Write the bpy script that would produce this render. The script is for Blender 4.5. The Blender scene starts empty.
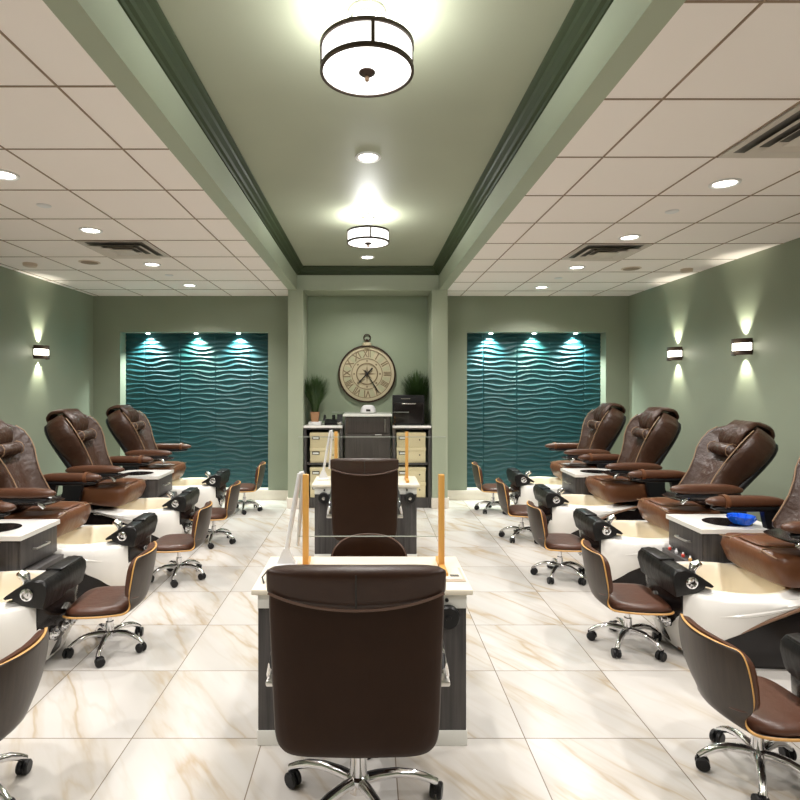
import bpy, bmesh, math, random
from math import sin, cos, pi, radians as R, sqrt
from mathutils import Vector, Matrix
random.seed(7)
COL = bpy.context.scene.collection
SC = bpy.context.scene

# ------------------------------------------------------------------ materials
def mat(name, color=(.8,.8,.8), rough=.5, metal=0, emit=None, estr=0, spec=.5, coat=0, trans=0, ior=1.45, alpha=1):
    m = bpy.data.materials.new(name); m.use_nodes = True
    b = m.node_tree.nodes['Principled BSDF']
    b.inputs['Base Color'].default_value = (*color, 1)
    b.inputs['Roughness'].default_value = rough
    b.inputs['Metallic'].default_value = metal
    b.inputs['Specular IOR Level'].default_value = spec
    b.inputs['Coat Weight'].default_value = coat
    b.inputs['Transmission Weight'].default_value = trans
    b.inputs['IOR'].default_value = ior
    if emit:
        b.inputs['Emission Color'].default_value = (*emit, 1); b.inputs['Emission Strength'].default_value = estr
    m['b'] = 1
    return m
def N(m, t, **kw):
    n = m.node_tree.nodes.new(t)
    for k, v in kw.items():
        if k in n.inputs: n.inputs[k].default_value = v
        else: setattr(n, k, v)
    return n
def L(m, a, b): m.node_tree.links.new(a, b)
def P(m): return m.node_tree.nodes['Principled BSDF']
def ramp(m, fac, stops):
    r = N(m, 'ShaderNodeValToRGB'); e = r.color_ramp.elements
    e[0].position, e[0].color = stops[0][0], (*stops[0][1], 1)
    e[1].position, e[1].color = stops[-1][0], (*stops[-1][1], 1)
    for p, c in stops[1:-1]:
        x = e.new(p); x.color = (*c, 1)
    L(m, fac, r.inputs['Fac']); return r.outputs['Color']
def coords(m, kind='Object', scale=(1,1,1), rot=(0,0,0), loc=(0,0,0)):
    t = N(m, 'ShaderNodeTexCoord'); mp = N(m, 'ShaderNodeMapping')
    mp.inputs['Scale'].default_value = scale; mp.inputs['Rotation'].default_value = rot; mp.inputs['Location'].default_value = loc
    L(m, t.outputs[kind], mp.inputs['Vector']); return mp.outputs['Vector']
def noise(m, vec, scale, detail=3, rough=.5):
    n = N(m, 'ShaderNodeTexNoise'); n.inputs['Scale'].default_value = scale
    n.inputs['Detail'].default_value = detail; n.inputs['Roughness'].default_value = rough
    L(m, vec, n.inputs['Vector']); return n.outputs['Fac']
def bump(m, h, strength=.3, dist=.01):
    b = N(m, 'ShaderNodeBump'); b.inputs['Strength'].default_value = strength; b.inputs['Distance'].default_value = dist
    L(m, h, b.inputs['Height']); L(m, b.outputs['Normal'], P(m).inputs['Normal'])
def math_(m, op, a, b=None, c=None):
    n = N(m, 'ShaderNodeMath', operation=op)
    for i, x in enumerate((a, b, c)):
        if x is None: continue
        if isinstance(x, (int, float)): n.inputs[i].default_value = x
        else: L(m, x, n.inputs[i])
    return n.outputs[0]

def paint(name, c, var=.06, rough=.55):
    m = mat(name, c, rough)
    v = coords(m)
    f = noise(m, v, 1.2, 2)
    col = ramp(m, f, [(.3, tuple(x*(1-var) for x in c)), (.7, tuple(x*(1+var) for x in c))])
    L(m, col, P(m).inputs['Base Color'])
    bump(m, noise(m, v, 220, 2), .08, .002)
    return m
def leather(name, c, rough=.38, wr=.5, sc=(9,9,3), spec=.38):
    m = mat(name, c, rough, spec=spec)
    v = coords(m)
    f = noise(m, v, 6, 4)
    L(m, ramp(m, f, [(.25, tuple(x*.9 for x in c)), (.75, tuple(x*1.1 for x in c))]), P(m).inputs['Base Color'])
    v2 = coords(m, scale=sc)
    a = noise(m, v2, 1.6, 3, .55); g = noise(m, v, 260, 2)
    h = math_(m, 'MULTIPLY_ADD', g, .06, a)
    bump(m, h, wr, .02)
    return m
def wood(name, c1, c2, scale=(60,60,2.2), rough=.45):
    m = mat(name, c1, rough)
    v = coords(m, scale=scale)
    f = noise(m, v, 1.0, 5, .6)
    L(m, ramp(m, f, [(.32, c1), (.68, c2)]), P(m).inputs['Base Color'])
    bump(m, f, .12, .003)
    return m

M = {}
M['wall'] = paint('sage_wall_paint', (.235,.268,.195))
M['beam'] = paint('sage_beam_paint', (.335,.375,.275))
M['alcove'] = paint('alcove_paint', (.235,.285,.195))
M['tray'] = paint('tray_ceiling_paint', (.315,.335,.245))
M['crown'] = mat('dark_green_crown_paint', (.026,.038,.016), .55, spec=.25)
M['base'] = mat('baseboard_tile', (.78,.72,.64), .3)
M['chrome'] = mat('chrome', (.82,.82,.84), .09, 1)
M['steel'] = mat('brushed_steel', (.62,.60,.57), .28, 1)
M['blackp'] = mat('black_plastic', (.007,.007,.008), .38, spec=.3)
M['blackg'] = mat('black_gloss_panel', (.008,.006,.006), .2, spec=.35)
M['blackl'] = leather('black_vinyl', (.009,.0085,.0085), .34, .3, spec=.28)
M['white'] = mat('white_gelcoat_tub', (.84,.82,.78), .16, coat=.4)
M['bowl'] = mat('cream_bowl_acrylic', (.82,.74,.58), .2, coat=.3)
M['whitep'] = mat('white_plastic', (.75,.75,.76), .35)
M['leather_b'] = leather('brown_backrest_leather', (.036,.015,.008), .36, .75, (4,8,8))
M['leather_s'] = leather('tan_seat_leather', (.120,.046,.020), .33, .25)
M['leather_a'] = leather('brown_armrest_leather', (.072,.028,.014), .36, .25)
M['leather_e'] = leather('dark_chocolate_leather', (.022,.0085,.0035), .5, .10, spec=.14)
M['leather_h'] = leather('headrest_leather', (.032,.0125,.0065), .42, .15)
M['leather_k'] = leather('stool_leather', (.070,.027,.015), .36, .2)
M['piping'] = mat('tan_piping', (.26,.16,.09), .5)
M['piping_d'] = mat('brown_piping', (.10,.048,.028), .5)
M['ply'] = mat('orange_plywood_edge', (.62,.33,.10), .4)
M['shell'] = wood('dark_walnut_veneer', (.022,.014,.010), (.038,.025,.017), (50,50,2), .4)
M['dwood'] = wood('charcoal_woodgrain', (.022,.020,.021), (.065,.058,.056))
M['dwood2'] = wood('charcoal_brown_woodgrain', (.030,.024,.022), (.062,.050,.045))
M['post'] = wood('orange_pine', (.66,.32,.065), (.74,.39,.10), (40,40,3), .45)
M['trimbr'] = mat('brown_trim', (.23,.13,.08), .3)
M['silver'] = mat('silver_trim', (.55,.53,.5), .25, .8)
M['counter'] = mat('cream_quartz', (.84,.82,.78), .22)
M['deskw'] = mat('cream_laminate', (.82,.75,.62), .35)
M['fascia'] = mat('white_laminate', (.76,.76,.72), .35)
M['box'] = mat('cream_file_box', (.72,.62,.38), .55)
M['ink'] = mat('dark_ink', (.02,.018,.015), .6)
M['bronze'] = mat('dark_bronze', (.045,.028,.020), .4, .6)
M['clockf'] = mat('aged_cream_clock_face', (.48,.42,.27), .6)
M['clockd'] = mat('clock_brown_print', (.20,.155,.09), .6)
M['clockg'] = mat('clock_cutout_green', (.40,.40,.25), .6)
M['pot'] = mat('terracotta_pot', (.42,.22,.11), .7)
M['grass'] = mat('grass_blade', (.035,.075,.018), .5)
M['blue'] = mat('blue_glass_bowl', (.01,.13,.85), .12, coat=.5)
M['tile'] = mat('ceiling_tile_cream', (.90,.83,.79), .85)
M['grid'] = mat('ceiling_grid_bar', (.26,.18,.12), .6)
M['vent'] = mat('vent_painted_metal', (.60,.54,.48), .45)
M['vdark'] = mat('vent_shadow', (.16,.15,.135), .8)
M['paper'] = mat('printed_paper', (.6,.66,.75), .5)
M['beige'] = mat('beige_plastic', (.62,.50,.40), .5)
M['bulb'] = mat('downlight_glow', (1,1,1), .5, emit=(1,.93,.82), estr=9)
M['bulbn'] = mat('niche_light_glow', (1,1,1), .5, emit=(.8,1,.9), estr=14)
M['shade'] = mat('lit_linen_shade', (1,1,1), .6, emit=(1,.97,.92), estr=1.5)
M['sglow'] = mat('sconce_glow', (1,1,1), .5, emit=(1,.94,.8), estr=3.5)
M['red'] = mat('red_plastic', (.6,.05,.03), .4)

m = M['bowl']
g = M['glass'] = mat('clear_acrylic', (.97,.98,.97), .0)
_t = N(g, 'ShaderNodeBsdfTransparent'); _t.inputs[0].default_value = (.975,.985,.98,1)
_g = N(g, 'ShaderNodeBsdfGlossy'); _g.inputs['Roughness'].default_value = .03
_m = N(g, 'ShaderNodeMixShader'); _m.inputs[0].default_value = .022
L(g, _t.outputs[0], _m.inputs[1]); L(g, _g.outputs[0], _m.inputs[2]); L(g, _m.outputs[0], g.node_tree.nodes['Material Output'].inputs['Surface'])
M['gedge'] = mat('polished_acrylic_edge', (.40,.43,.38), .3)
# floor: marble tiles .588 m
m = M['floor'] = mat('marble_floor_tile', (.8,.76,.7), .24, spec=.4)
T = .588
tc = N(m, 'ShaderNodeTexCoord'); sp = N(m, 'ShaderNodeSeparateXYZ'); L(m, tc.outputs['Object'], sp.inputs[0])
ux = math_(m, 'DIVIDE', math_(m, 'SUBTRACT', sp.outputs['X'], .112), T)
uy = math_(m, 'DIVIDE', math_(m, 'SUBTRACT', sp.outputs['Y'], 2.49), T)
fx = math_(m, 'SUBTRACT', ux, math_(m, 'FLOOR', ux)); fy = math_(m, 'SUBTRACT', uy, math_(m, 'FLOOR', uy))
def edge(f): return math_(m, 'MINIMUM', f, math_(m, 'SUBTRACT', 1.0, f))
jx = math_(m, 'LESS_THAN', math_(m, 'MINIMUM', edge(fx), edge(fy)), .0042)
cb = N(m, 'ShaderNodeCombineXYZ'); L(m, math_(m, 'FLOOR', ux), cb.inputs[0]); L(m, math_(m, 'FLOOR', uy), cb.inputs[1])
wn = N(m, 'ShaderNodeTexWhiteNoise', noise_dimensions='2D'); L(m, cb.outputs[0], wn.inputs['Vector'])
sc_ = N(m, 'ShaderNodeVectorMath', operation='SCALE'); L(m, wn.outputs['Color'], sc_.inputs[0]); sc_.inputs['Scale'].default_value = 7
ad = N(m, 'ShaderNodeVectorMath', operation='ADD'); L(m, sc_.outputs[0], ad.inputs[0]); L(m, tc.outputs['Object'], ad.inputs[1])
mp0 = N(m, 'ShaderNodeMapping'); L(m, ad.outputs[0], mp0.inputs['Vector']); mp0.inputs['Rotation'].default_value = (0,0,R(54))
mp = N(m, 'ShaderNodeMapping'); L(m, mp0.outputs[0], mp.inputs['Vector']); mp.inputs['Scale'].default_value = (.5,2.6,1)
n1 = noise(m, mp.outputs[0], 1.1, 5, .48)
v1 = math_(m, 'ABSOLUTE', math_(m, 'SUBTRACT', n1, .5))
vein = ramp(m, v1, [(0, (.85,.85,.85)), (.02, (.30,.30,.30)), (.08, (0,0,0))])
n2 = noise(m, mp.outputs[0], .9, 4, .5)
msk = ramp(m, n2, [(.34, (0,0,0)), (.54, (1,1,1))])
vf = math_(m, 'MULTIPLY', vein, msk)
n3 = noise(m, mp.outputs[0], 2.6, 4, .5)
v3 = ramp(m, math_(m, 'ABSOLUTE', math_(m, 'SUBTRACT', n3, .5)), [(0, (.22,.22,.22)), (.05, (0,0,0))])
vf = math_(m, 'ADD', vf, math_(m, 'MULTIPLY', v3, msk)); 
basec = ramp(m, noise(m, mp.outputs[0], .8, 3), [(.35, (.60,.575,.545)), (.65, (.49,.465,.43))])
mx = N(m, 'ShaderNodeMix', data_type='RGBA'); L(m, math_(m, 'MINIMUM', math_(m, 'MULTIPLY', vf, .95), 1.0), mx.inputs['Factor']); L(m, basec, mx.inputs[6]); mx.inputs[7].default_value = (.40,.31,.20,1)
mx2 = N(m, 'ShaderNodeMix', data_type='RGBA'); L(m, jx, mx2.inputs['Factor']); L(m, mx.outputs[2], mx2.inputs[6]); mx2.inputs[7].default_value = (.20,.16,.12,1)
L(m, mx2.outputs[2], P(m).inputs['Base Color'])
# teal panel
m = M['teal'] = mat('teal_wave_panel', (.007,.052,.059), .5, spec=.35)
# marbled baseboard
m = M['base']; v = coords(m, scale=(3,3,3)); L(m, ramp(m, noise(m, v, 1.5, 4), [(.35, (.80,.74,.65)), (.7, (.64,.57,.49))]), P(m).inputs['Base Color'])

# ------------------------------------------------------------------ mesh helpers
class MB:
    def __init__(s): s.bm = bmesh.new(); s.mi = 0
    def _tag(s, n0):
        for f in list(s.bm.faces)[n0:]: f.material_index = s.mi
    def box(s, x0, x1, y0, y1, z0, z1, bev=0, seg=2, mx=None):
        bm = bmesh.new()
        if x0 > x1: x0, x1 = x1, x0
        if y0 > y1: y0, y1 = y1, y0
        bmesh.ops.create_cube(bm, size=1)
        for v in bm.verts:
            v.co = Vector(((x0+x1)/2+v.co.x*(x1-x0), (y0+y1)/2+v.co.y*(y1-y0), (z0+z1)/2+v.co.z*(z1-z0)))
        if bev: bmesh.ops.bevel(bm, geom=bm.edges[:], offset=bev, segments=seg, profile=.5, affect='EDGES')
        return s.merge(bm, mx)
    def merge(s, bm, mx=None):
        vm = {}
        for v in bm.verts: vm[v] = s.bm.verts.new(mx @ v.co if mx else v.co)
        for f in bm.faces:
            try: g = s.bm.faces.new([vm[v] for v in f.verts]); g.material_index = s.mi
            except ValueError: pass
        bm.free(); return s
    def loft(s, rings, cap=True, closed=True):
        vr = [[s.bm.verts.new(p) for p in r] for r in rings]
        n = len(vr[0])
        for a, b in zip(vr, vr[1:]):
            for i in range(n if closed else n-1):
                j = (i+1) % n
                f = s.bm.faces.new((a[i], a[j], b[j], b[i])); f.material_index = s.mi
        if cap:
            for r in (vr[0], vr[-1]):
                f = s.bm.faces.new(r); f.material_index = s.mi
        return s
    def tube(s, pts, r, n=10, cap=True, closed=False):
        pts = [Vector(p) for p in pts]; k = len(pts)
        rr = r if isinstance(r, (list, tuple)) else [r]*k
        rings = []; up = None
        for i, p in enumerate(pts):
            if closed: d = pts[(i+1) % k]-pts[i-1]
            else: d = pts[min(i+1, k-1)]-pts[max(i-1, 0)]
            d.normalize()
            if up is None: up = d.orthogonal().normalized()
            up = (up-d*up.dot(d)).normalized(); w = d.cross(up)
            rings.append([p+(up*cos(2*pi*j/n)+w*sin(2*pi*j/n))*rr[i] for j in range(n)])
        if closed: rings.append(rings[0]); cap = False
        return s.loft(rings, cap)
    def lathe(s, prof, c=(0,0,0), axis='Z', n=24, cap=True):
        rings = []
        for r, h in prof:
            ring = []
            for j in range(n):
                a = 2*pi*j/n; x, y = r*cos(a), r*sin(a)
                p = {'Z': (x, y, h), 'Y': (x, h, y), 'X': (h, x, y)}[axis]
                ring.append(Vector(p)+Vector(c))
            rings.append(ring)
        return s.loft(rings, cap)
    def prism(s, poly, a, b, axis='Y'):
        f = {'Y': lambda p, h: (p[0], h, p[1]), 'X': lambda p, h: (h, p[0], p[1]), 'Z': lambda p, h: (p[0], p[1], h)}[axis]
        return s.loft([[Vector(f(p, h)) for p in poly] for h in (a, b)])
    def pad(s, f, th, tb, n=4, rings=7, segs=40, edge=6):
        """closed cushion: f(a,b,h) maps a rounded square (-1..1) and a normal offset to a point"""
        def pt(rho, k, sg):
            ph = 2*pi*k/segs; c, d = cos(ph), sin(ph)
            a = rho*math.copysign(abs(c)**(2/n), c); b = rho*math.copysign(abs(d)**(2/n), d)
            e = sqrt(max(0, 1-rho**edge))
            return Vector(f(a, b, (th if sg > 0 else -tb)*e))
        rho = [1-(1-i/rings)**1.7 for i in range(1, rings+1)]
        top = [[s.bm.verts.new(pt(r, k, 1)) for k in range(segs)] for r in rho]
        bot = [[s.bm.verts.new(pt(r, k, -1)) for k in range(segs)] for r in rho[:-1]]+[top[-1]]
        for g, sg in ((top, 1), (bot, -1)):
            c = s.bm.verts.new(Vector(f(0, 0, th if sg > 0 else -tb)))
            for k in range(segs):
                j = (k+1) % segs
                q = [c, g[0][k], g[0][j]]; s.bm.faces.new(q if sg > 0 else q[::-1]).material_index = s.mi
            for a, b in zip(g, g[1:]):
                for k in range(segs):
                    j = (k+1) % segs
                    q = [a[k], b[k], b[j], a[j]]; s.bm.faces.new(q if sg > 0 else q[::-1]).material_index = s.mi
        return s
    def build(s, name, mats, parent=None, sub=0, smooth=35, sx=1, loc=None, rot=None):
        bm = s.bm
        if sx != 1:
            for v in bm.verts: v.co.x *= sx
        bmesh.ops.remove_doubles(bm, verts=bm.verts, dist=1e-5)
        bmesh.ops.recalc_face_normals(bm, faces=bm.faces)
        me = bpy.data.meshes.new(name); bm.to_mesh(me); bm.free()
        for q in (mats if isinstance(mats, (list, tuple)) else [mats]): me.materials.append(q)
        if smooth:
            me.polygons.foreach_set('use_smooth', [True]*len(me.polygons))
            if smooth < 180: me.set_sharp_from_angle(angle=R(smooth))
        o = bpy.data.objects.new(name, me); COL.objects.link(o)
        if parent: o.parent = parent
        if loc: o.location = loc
        if rot: o.rotation_euler = rot
        if sub:
            md = o.modifiers.new('sub', 'SUBSURF'); md.levels = sub; md.render_levels = sub
        return o
def tag(o, label, cat, group=None):
    o['label'] = label; o['category'] = cat
    if group: o['group'] = group
    return o
def thing(name, label, cat, loc=(0,0,0), rz=0, group=None):
    o = bpy.data.objects.new(name, None); COL.objects.link(o); o.empty_display_size = .1
    o.location = loc; o.rotation_euler = (0,0,rz)
    return tag(o, label, cat, group)
def copy_tree(o, parent=None):
    c = o.copy(); COL.objects.link(c)
    if parent: c.parent = parent
    for ch in [x for x in bpy.data.objects if x.parent == o]: copy_tree(ch, c)
    return c
def struct(o): o['kind'] = 'structure'; return o
def sbox(name, m, *boxes, bev=0):
    b = MB()
    for q in boxes: b.box(*q, bev=bev)
    return struct(b.build(name, m, smooth=0 if not bev else 35))

# ------------------------------------------------------------------ camera (photo pixels: F=555, vanishing point 369,385)
F, CX, CY, CH = 555., 369., 385., 1.585
cam = bpy.data.objects.new('camera', bpy.data.cameras.new('camera')); COL.objects.link(cam); SC.camera = cam
cam.location = (0,0,CH); cam.rotation_euler = (pi/2,0,0)
cam.data.sensor_width = 36; cam.data.lens = 36*F/800
cam.data.shift_x = (400-CX)/800; cam.data.shift_y = -(400-CY)/800
cam.data.clip_start = .05

# ------------------------------------------------------------------ room
XL, XR, YB, YF, ZC, ZT = -3.80, 3.583, 7.65, -2.2, 2.812, 3.11
sbox('floor', M['floor'], (XL-.1, XR+.1, YF-.1, 7.95, -.08, 0))
sbox('wall_left', M['wall'], (XL-.1, XL, YF, 7.84, 0, ZC))
sbox('wall_right', M['wall'], (XR, XR+.1, YF, 7.84, 0, ZC))
sbox('wall_front', M['wall'], (XL-.1, XR+.1, YF-.1, YF, 0, 3.2))
NL, NR = (-3.43,-1.39), (1.35,3.266)
zb, zt = .14, 2.315
sbox('wall_back', M['wall'],
     (XL, NL[0], YB, 7.84, 0, ZC), (NL[1], -1.04, YB, 7.84, 0, ZC), (NL[0], NL[1], YB, 7.84, zt, ZC), (NL[0], NL[1], YB, 7.84, 0, zb),
     (1.01, NR[0], YB, 7.84, 0, ZC), (NR[1], XR, YB, 7.84, 0, ZC), (NR[0], NR[1], YB, 7.84, zt, ZC), (NR[0], NR[1], YB, 7.84, 0, zb),
     (XL-.1, XR+.1, 7.86, 7.95, 0, ZC+.35))
sbox('wall_alcove', M['alcove'], (-.848, .81, YB, 7.84, 0, ZC+.3))
sbox('wall_column_left', M['beam'], (-1.04, -.848, 7.13, 7.84, 0, ZC))
sbox('wall_column_right', M['beam'], (.81, 1.01, 7.13, 7.84, 0, ZC))
# ceilings
sbox('ceiling_left', M['tile'], (XL, -1.04, YF, YB+.19, ZC, ZC+.05))
sbox('ceiling_right', M['tile'], (1.01, XR, YF, YB+.19, ZC, ZC+.05))
sbox('ceiling_tray', M['tray'], (-1.04, 1.01, YF, 7.2, ZT, ZT+.06))
sbox('ceiling_beam_left', M['beam'], (-1.04, -.93, YF, 7.18, ZC-.002, ZT))
sbox('ceiling_beam_right', M['beam'], (.904, 1.01, YF, 7.18, ZC-.002, ZT))
sbox('ceiling_header', M['beam'], (-.93, .904, 7.18, 7.86, ZC, ZT+.06))
def gridbars(name, x0, x1, xs, y0s):
    b = MB()
    for x in xs: b.box(x-.0045, x+.0045, YF, YB, ZC-.004, ZC+.002)
    y = y0s
    while y < YB:
        if y > YF: b.box(x0, x1, y-.0045, y+.0045, ZC-.0035, ZC+.002)
        y += .606
    return struct(b.build(name, M['grid'], smooth=0))
gridbars('ceiling_grid_left', XL, -1.04, [-1.279-.61*k for k in range(5)], 2.278-.606*7)
gridbars('ceiling_grid_right', 1.01, XR, [1.259+.605*k for k in range(4)], 2.38-.606*7)
# crown moulding swept round the tray
prof = [(0,3.005),(.010,3.005),(.014,3.022),(.030,3.030),(.036,3.050),(.058,3.068),(.064,3.084),(.076,3.090),(.088,3.098),(.088,3.11),(0,3.11)]
b = MB()
rings = []
for cx, cy, dx, dy in ((-.93,YF,1,0), (-.93,7.18,1,-1), (.904,7.18,-1,-1), (.904,YF,-1,0)):
    rings.append([Vector((cx+dx*i, cy+dy*i, z)) for i, z in prof])
b.loft(rings)
struct(b.build('trim_1', M['crown'], smooth=0))
# baseboards
def bb(name, *q): return sbox(name, M['base'], *q, bev=.004)
bb('baseboard_left', (XL, XL+.015, YF, YB, 0, .13)); bb('baseboard_right', (XR-.015, XR, YF, YB, 0, .13))
bb('baseboard_back_left', (XL, -1.04, YB-.015, YB, 0, .135)); bb('baseboard_back_right', (1.01, XR, YB-.015, YB, 0, .135))
bb('baseboard_column_left', (-1.055, -.848, 7.115, 7.13, 0, .135), (-1.055, -1.04, 7.13, YB-.015, 0, .135), (-.848, -.840, 7.115, 7.16, 0, .135))
bb('baseboard_column_right', (.81, 1.025, 7.115, 7.13, 0, .135), (1.01, 1.025, 7.13, YB-.015, 0, .135), (.802, .81, 7.115, 7.16, 0, .135))
# niche sills
sbox('trim_2', M['base'], (NL[0], NL[1], 7.64, 7.80, zb-.02, zb+.004)); sbox('trim_3', M['base'], (NR[0], NR[1], 7.64, 7.80, zb-.02, zb+.004))
# wave panels
def wave(name, x0, x1, seams):
    nx, nz = 260, 400
    bm = bmesh.new(); rows = []
    for j in range(nz+1):
        z = zb+(zt-zb)*j/nz; row = []
        for i in range(nx+1):
            x = x0+(x1-x0)*i/nx
            ph = 2*pi*z/.066 + 1.9*sin(2*pi*(x-seams[0])/.50+1.1*sin(2*pi*z/.9))*sin(2*pi*z/.37+.7) + 1.1*sin(2*pi*x/.83+z*3.1)
            h = (1-abs(sin(ph/2)))**1.0
            d = min(abs(x-s) for s in seams)
            y = 7.84-.004-.013*h
            if d < .0055: y = 7.838
            row.append(bm.verts.new((x, y, z)))
        rows.append(row)
    for a, c in zip(rows, rows[1:]):
        for i in range(nx): bm.faces.new((a[i], a[i+1], c[i+1], c[i]))
    o = MB(); o.bm.free(); o.bm = bm
    return struct(o.build(name, M['teal'], smooth=180))
wave('wall_niche_left', *NL, [-3.165+.50*k for k in range(4)])
wave('wall_niche_right', *NR, [1.61+.475*k for k in range(4)])

# ------------------------------------------------------------------ lights
def spot(loc, e, size=120, blend=.6, col=(1,.90,.76), soft=.045, rot=(0,0,0)):
    d = bpy.data.lights.new('spot_lamp', 'SPOT'); d.energy = e; d.spot_size = R(size); d.spot_blend = blend; d.color = col; d.shadow_soft_size = soft
    o = bpy.data.objects.new('spot_lamp', d); COL.objects.link(o); o.location = loc; o.rotation_euler = rot; return o
def point(loc, e, col=(1,.92,.8), soft=.05):
    d = bpy.data.lights.new('point_lamp', 'POINT'); d.energy = e; d.color = col; d.shadow_soft_size = soft
    o = bpy.data.objects.new('point_lamp', d); COL.objects.link(o); o.location = loc; return o
def downlight(x, y, z, label, r=.085, e=95, group='recessed ceiling downlights', vis=True, b=None, col=(1,.955,.91)):
    if vis:
        t = thing('recessed_downlight', label, 'downlight', (x,y,z), 0, group)
        MB().lathe([(r,.0),(r,-.008),(r*.86,-.011),(r*.74,-.006),(r*.72,.0)], n=32, cap=False).build('trim_ring', M['whitep'], t)
        MB().lathe([(.001,-.003),(r*.74,-.003)], n=32, cap=False).build('lens', b or M['bulb'], t)
    spot((x,y,z-.03), e, 140, .8, col, soft=.035)
E1 = 62
for x, ys in ((-2.2, (4.39,5.63,6.81)), (2.16, (3.37,4.60,5.77,6.95))):
    side = 'left' if x < 0 else 'right'
    names = {3.37: 'largest lit round downlight near the big air diffuser, right tile ceiling', 4.60: 'lit downlight just above the small right air diffuser',
             5.77: 'lit downlight between the small right air diffuser and the back wall', 6.95: 'farthest lit downlight over the right teal niche',
             4.39: 'largest lit round downlight in the left tile ceiling, just before the air diffuser', 5.63: 'lit downlight just beyond the left air diffuser', 6.81: 'farthest lit downlight over the left teal niche'}
    for y in ys: downlight(x, y, ZC, names[y], e=E1)
downlight(-2.13, 3.23, ZC, 'lit downlight cut off by the left picture edge, tile ceiling', e=E1)
for x in (-2.2, 2.16):
    for y in (2.15, .95, -.3): downlight(x, y, ZC, '', e=E1, vis=False)
downlight(-.006, 3.71, ZT, 'round lit downlight in the raised green ceiling between the two drum lights', e=60)
downlight(-.02, 6.61, ZT, 'small lit downlight in the raised green ceiling behind the far drum light', e=60)
downlight(0, .9, ZT, '', e=10, vis=False)
# niche lights
for nm, xs, lab in (('left', (-3.08,-2.41,-1.82), ('left', 'middle', 'right')), ('right', (1.70,2.30,2.88), ('left', 'middle', 'right'))):
    for x, l in zip(xs, lab):
        t = thing('niche_spotlight', f'tiny bright {l} spotlight in the top of the {nm} teal wall niche', 'spotlight', (x, 7.735, zt), 0, 'niche spotlights')
        MB().lathe([(.040,.0),(.040,-.008),(.028,-.010),(.028,.0)], n=20, cap=False).build('trim_ring', M['whitep'], t)
        MB().lathe([(.022,-.018),(.026,-.012),(.028,-.004)], n=20).build('lens', M['bulbn'], t)
        spot((x, 7.755, zt-.022), 120 if l != 'middle' else 105, 110, 1.0, (.85,1,.97) if l != 'middle' else (.85,1,.80), .012, (R(5),0,0))
# drum lights
def drum(y, label):
    x = -.008
    t = thing('drum_ceiling_light', label, 'ceiling light', (x,y,ZT), 0, 'drum flush lights in the raised ceiling')
    MB().lathe([(.078,0),(.078,-.012),(.062,-.022),(.060,-.034),(.018,-.038),(.016,-.14)], n=32).build('canopy', M['silver'], t)
    MB().lathe([(.184,-.148),(.184,-.245),(.001,-.246)], n=48, cap=False).build('shade', M['shade'], t)
    b = MB()
    for z in (-.148, -.243): b.lathe([(.180,z-.008),(.192,z-.008),(.192,z+.008),(.180,z+.008),(.180,z-.008)], n=48, cap=False)
    b.build('rim_band', M['bronze'], t)
    for k in range(4):
        a = R(-83+90*k); b = MB(); b.box(.184,.191,-.007,.007,-.245,-.145, mx=Matrix.Rotation(a,4,'Z')); b.build('strut', M['bronze'], t)
    MB().lathe([(.001,-.262),(.016,-.262),(.026,-.256),(.034,-.250),(.034,-.246)], n=24).build('finial_plate', M['bronze'], t)
    MB().lathe([(.001,-.285),(.008,-.282),(.010,-.272),(.006,-.262)], n=16).build('finial', M['piping'], t)
    point((x,y,ZT-.105), 21, (1,1,.97), .06)
    spot((x,y,ZT-.31), 45, 150, .8, (1,.96,.91), .10)
drum(2.27, 'large nearest white drum light with dark rims on the green ceiling')
drum(5.0, 'small far white drum light with dark rims on the green ceiling')
# sconces
def sconce(x, y, z, sgn, label):
    t = thing('wall_sconce', label, 'wall light', (x,y,z), 0, 'rectangular wall sconces')
    MB().box(0, sgn*.02, -.10, .10, -.055, .055, .003).build('backplate', M['bronze'], t)
    def arc(r0, z0, z1, w=.115, n=14):
        outer = [(sgn*(.02+r0*cos(a)), w*sin(a)) for a in [-pi/2+pi*i/n for i in range(n+1)]]
        return outer
    b = MB(); o = arc(.085,0,0,.110); b.prism(o, -.034, .034, 'Z'); b.build('diffuser', M['sglow'], t)
    b = MB()
    for z0 in (-.078, .036): 
        o = arc(.095,0,0,.122)
        inn = arc(.083,0,0,.112)
        b.loft([[Vector((p[0],p[1],z0)) for p in o]+[Vector((p[0],p[1],z0)) for p in inn[::-1]],
                [Vector((p[0],p[1],z0+.042)) for p in o]+[Vector((p[0],p[1],z0+.042)) for p in inn[::-1]]], cap=False)
    b.build('metal_band', M['bronze'], t)
    for s2 in (1,-1): spot((x+sgn*.055, y, z+s2*.085), 14, 74, .85, (1,.96,.78), .02, (pi if s2 > 0 else 0, -s2*sgn*R(16), 0))
    point((x+sgn*.17, y, z), .8, (1,.94,.78), .05)
sconce(XL, 6.37, 1.96, 1, 'lit rectangular sconce on the left green wall')
sconce(XR, 6.43, 1.945, -1, 'smaller farther lit sconce on the right green wall')
sconce(XR, 5.275, 1.946, -1, 'larger nearer lit sconce on the right green wall')

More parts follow.
